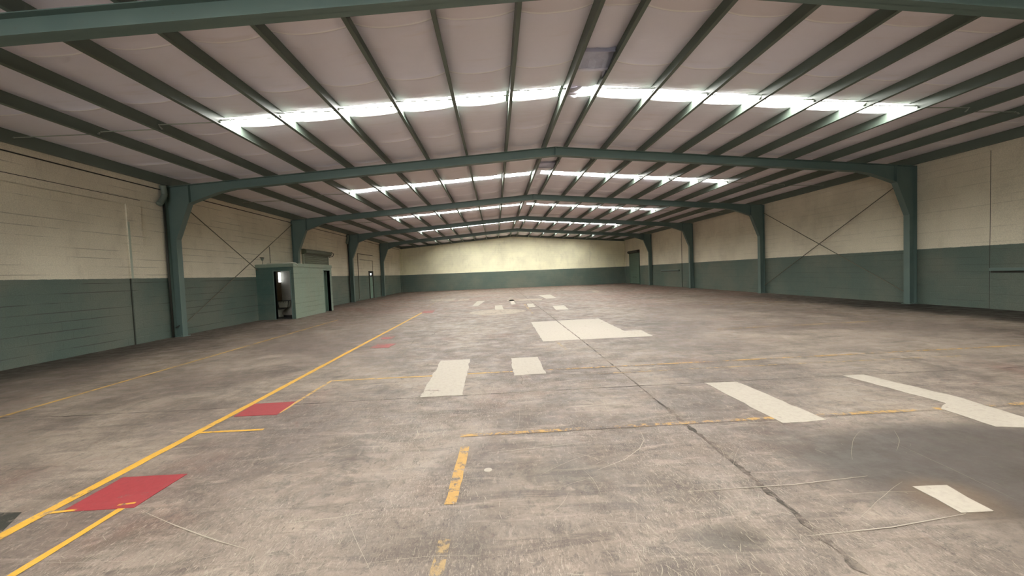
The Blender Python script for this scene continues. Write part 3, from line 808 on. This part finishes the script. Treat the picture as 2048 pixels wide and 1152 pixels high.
PT = [
 ([(8.36, 4.49), (8.335, 6.40), (8.83, 6.40), (8.87, 4.49)], 'patch', 'oblong pale concrete patch crossing the yellow line'),
 ([(9.53, 5.24), (9.53, 6.32), (9.99, 6.32), (9.99, 5.26)], 'patch', 'short pale concrete patch'),
 ([(10.26, 7.72), (10.31, 10.85), (11.06, 10.93), (11.05, 7.74)], 'patch', 'left slab of the big pale patch'),
 ([(11.08, 7.74), (11.09, 10.93), (12.35, 11.0), (12.28, 8.56), (12.68, 8.60), (12.62, 7.76)], 'patch', 'right slab of the big pale patch'),
 ([(9.26, 15.16), (9.25, 17.17), (9.57, 17.18), (9.61, 15.16)], 'patch', None),
 ([(8.19, 17.4), (8.28, 20.5), (8.70, 20.5), (8.46, 17.4)], 'patch', None),
 ([(10.02, 17.43), (10.03, 21.0), (10.27, 20.8), (10.22, 17.43)], 'patch', None),
 ([(10.67, 15.6), (10.74, 17.4), (11.03, 17.4), (10.96, 15.6)], 'patch', None),
 ([(11.56, 14.02), (11.69, 15.75), (12.20, 15.8), (12.05, 14.03)], 'patch', None),
 ([(12.05, 20.3), (11.98, 23.5), (12.79, 23.8), (12.64, 20.4)], 'patch', None),
 ([(15.85, 23.8), (16.0, 26.7), (16.5, 26.6), (16.15, 23.8)], 'patch_faint', None),
 ([(5.40, 21.9), (5.29, 23.6), (6.81, 23.5), (6.79, 21.8)], 'patch_faint', None),
 ([(7.10, 21.4), (7.14, 23.1), (7.69, 23.0), (7.72, 21.3)], 'patch_faint', None),
 ([(9.89, 19.6), (9.92, 20.7), (11.9, 20.5), (11.67, 19.4)], 'patch_faint', None),
 ([(11.86, 3.21), (11.85, 4.47), (12.24, 4.44), (12.29, 3.23)], 'patch', 'pale patch strip on the right half of the floor'),
 ([(13.66, 2.87), (13.47, 2.91), (13.50, 3.32), (13.70, 3.44), (13.63, 4.46), (13.90, 4.46), (14.01, 3.55), (13.93, 3.02)], 'patch', 'stepped pale patch strip at the right edge'),
 ([(11.885, 1.94), (11.90, 2.20), (12.12, 2.19), (12.075, 1.935)], 'patch', 'small pale patch inside the dark blotch'),
]
for poly, mt, lb in PT:
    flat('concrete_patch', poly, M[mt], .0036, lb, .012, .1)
flat('concrete_patch', [(9.36 + 1.08 * math.cos(a), 14.25 + .95 * math.sin(a)) for a in [math.pi * i / 14 for i in range(28)]], M['patch_faint'], .0034, 'faint oval repair patch', .02)
flat('concrete_patch', [(9.21 + .03 * math.cos(a), 2.72 + .028 * math.sin(a)) for a in [math.pi * i / 6 for i in range(12)]], M['patch'], .0028, 'small pale chip', .003, .02)
flat('tar_patch', [(5.0, 2.25), (5.0, 2.60), (6.14, 2.55), (6.26, 2.36), (6.265, 2.0), (5.0, 2.0)], M['darkpaint'], .0022, 'dark tar patch beside the lane line')
line([(-.0 + .05, 4.58), (3.5, 4.55), (4.46, 4.48), (6, 4.47), (8.9, 4.48), (10.63, 4.49), (13.6, 4.46), (16, 4.43), (W, 4.4)], .018, M['joint'], 'dark cross joint in the slab', .006, .07, .0016, 'slab_joint')
line([(10.96, .9), (11.0, 2), (11.03, 4.3), (11.07, 7.8), (11.08, 11), (11.08, 37.4)], .022, M['joint'], 'dark lengthwise joint in the slab', .007, .07, .0027, 'slab_joint')
line([(11.05, 3.75), (11.0, 3.3), (11.04, 2.9), (11.0, 2.4), (10.97, 1.6)], .03, M['joint'], 'crumbled wider part of the lengthwise joint', .02, .035, .0029, 'slab_joint')
line([(5.2, 11.05), (7.8, 11.04), (10.3, 10.9), (16, 11.0), (22, 11)], .022, M['joint'], 'second cross joint in the slab', .008, .08, .0016, 'slab_joint')
line([(2, 17.6), (22, 17.6)], .022, M['joint'], 'third cross joint in the slab', .008, .1, .0016, 'slab_joint')
line([(9.62, 5.2), (9.64, 5.0), (9.60, 4.86), (9.63, 4.75)], .008, M['joint'], 'fine crack below the short pale patch', .003, .04, .0018, 'slab_crack')
line([(7.2, 7.6), (7.45, 8.1), (7.4, 8.6), (7.7, 9.3), (7.75, 9.9)], .012, M['joint'], 'branching crack in the middle of the slab', .006, .05, .0018, 'slab_crack')
# scratches scored by dragged pallets
b = NB()
def scratch(pts, w):
    prev = None
    for i, q in enumerate(pts):
        q = Vector(q); d = (Vector(pts[min(i+1, len(pts)-1)]) - Vector(pts[max(i-1, 0)]))
        if d.length < 1e-6: return
        d.normalize(); nv = Vector((-d.y, d.x)); ww = w * (.35 + .65 * math.sin(math.pi * (i + .3) / (len(pts) - .4)))
        l, r = q + nv * ww / 2, q - nv * ww / 2
        cur = (b.verts.new((l.x, l.y, .0032)), b.verts.new((r.x, r.y, .0032)))
        if prev: b.faces.new([prev[0], prev[1], cur[1], cur[0]])
        prev = cur
n = 0
while n < 5200:
    x, y = R.uniform(6.3, 14.0), 1.5 + 6 * R.random() ** 1.8
    dens = noise.noise(Vector((x * .9, y * .9, 5))) + .5 * noise.noise(Vector((x * 3, y * 3, 1)))
    if dens < R.uniform(-.25, .55): continue
    if 11.6 < x < 13.8 and 1.7 < y < 3.1 and R.random() < .93: continue
    n += 1
    a = R.gauss(math.pi / 2, .35) if R.random() < .7 else R.uniform(0, math.pi)
    l = R.choice([.02, .03, .04, .05, .07]) * R.uniform(.6, 1.3); cv = R.uniform(-.6, .6)
    pts = []
    for s in range(5):
        pts.append((x, y)); x += math.cos(a) * l / 4; y += math.sin(a) * l / 4; a += cv / 4
    scratch(pts, R.uniform(.0008, .0030))
for _ in range(46):
    x, y = R.uniform(6.6, 12.5), R.uniform(1.6, 4.3); a = R.gauss(.35, .6); l = R.uniform(.2, .8); cv = R.uniform(-.5, .5); pts = []
    for s in range(12):
        pts.append((x, y)); x += math.cos(a) * l / 11; y += math.sin(a) * l / 11; a += cv / 11 + R.uniform(-.05, .05)
    scratch(pts, R.uniform(.0012, .0026))
for pts, w in (([(7.02, 2.45), (7.3, 2.31), (7.56, 2.19), (7.72, 2.12), (7.9, 2.05)], .012), ([(7.45, 2.66), (7.65, 2.95), (7.95, 3.25), (8.05, 3.42)], .007), ([(7.55, 2.72), (7.9, 2.88), (8.1, 3.0)], .006),
               ([(10.0, 2.62), (10.25, 2.75), (10.42, 2.9), (10.52, 3.05), (10.55, 3.2)], .010), ([(9.2, 2.98), (9.6, 3.02), (10.1, 3.08)], .009), ([(10.5, 2.30), (11.2, 2.30), (11.75, 2.34)], .012),
               ([(8.5, 3.6), (8.53, 3.5), (8.56, 3.4), (8.53, 3.3)], .012), ([(8.0, 2.25), (8.3, 2.27), (8.55, 2.33)], .008), ([(4.2, 4.50), (4.6, 4.52), (5.0, 4.55)], .015), ([(11.2, 3.22), (11.6, 3.26), (12.1, 3.24)], .012), ([(10.9, 1.85), (11.4, 1.87), (11.9, 1.93)], .012)):
    fine = []
    for a, c in zip(pts, pts[1:]):
        for s in range(5): fine.append(tuple(Vector(a).lerp(Vector(c), s / 5)))
    fine.append(pts[-1]); scratch(fine, w * .55)
sc = obj('scratches', b, M['scratch'], floor); sc['kind'] = 'stuff'; sc['label'] = 'pale scratches scored into the slab'

# ================================================================== CAMERA, WORLD, COLOUR
f = 747.3268
cam = bpy.data.cameras.new('camera'); cam.sensor_width = 36; cam.lens = f / 2048 * 36; cam.clip_start = .05; cam.clip_end = 200
co = bpy.data.objects.new('camera', cam); COL.objects.link(co)
ya, pi_, ro = (math.radians(v) for v in (2.4822, -2.226, -2.2473))
fwd = Vector((math.sin(ya) * math.cos(pi_), math.cos(ya) * math.cos(pi_), math.sin(pi_)))
rt = Vector((math.cos(ya), -math.sin(ya), 0)); up = rt.cross(fwd)
r2 = math.cos(ro) * rt + math.sin(ro) * up; u2 = -math.sin(ro) * rt + math.cos(ro) * up
co.matrix_world = Matrix(((r2.x, u2.x, -fwd.x, 9.3222), (r2.y, u2.y, -fwd.y, 0), (r2.z, u2.z, -fwd.z, 1.4468), (0, 0, 0, 1)))
SC.camera = co
w = bpy.data.worlds.new('world'); SC.world = w; w.use_nodes = True
bg = w.node_tree.nodes['Background']; sky = w.node_tree.nodes.new('ShaderNodeTexSky'); sky.sky_type = 'NISHITA'; sky.sun_elevation = math.radians(55); sky.sun_disc = False
w.node_tree.links.new(sky.outputs[0], bg.inputs[0]); bg.inputs[1].default_value = .3
SC.view_settings.view_transform = 'Standard'; SC.view_settings.look = 'None'; SC.view_settings.gamma = 1
SC.view_settings.use_curve_mapping = False
SC.view_settings.exposure = 0.22
SC.cycles.use_denoising = True
SC.cycles.max_bounces = 8; SC.cycles.diffuse_bounces = 4; SC.cycles.glossy_bounces = 2
SC.cycles.caustics_reflective = False; SC.cycles.caustics_refractive = False
SC.cycles.use_adaptive_sampling = True; SC.cycles.adaptive_threshold = .03
SC.cycles.sample_clamp_indirect = 0
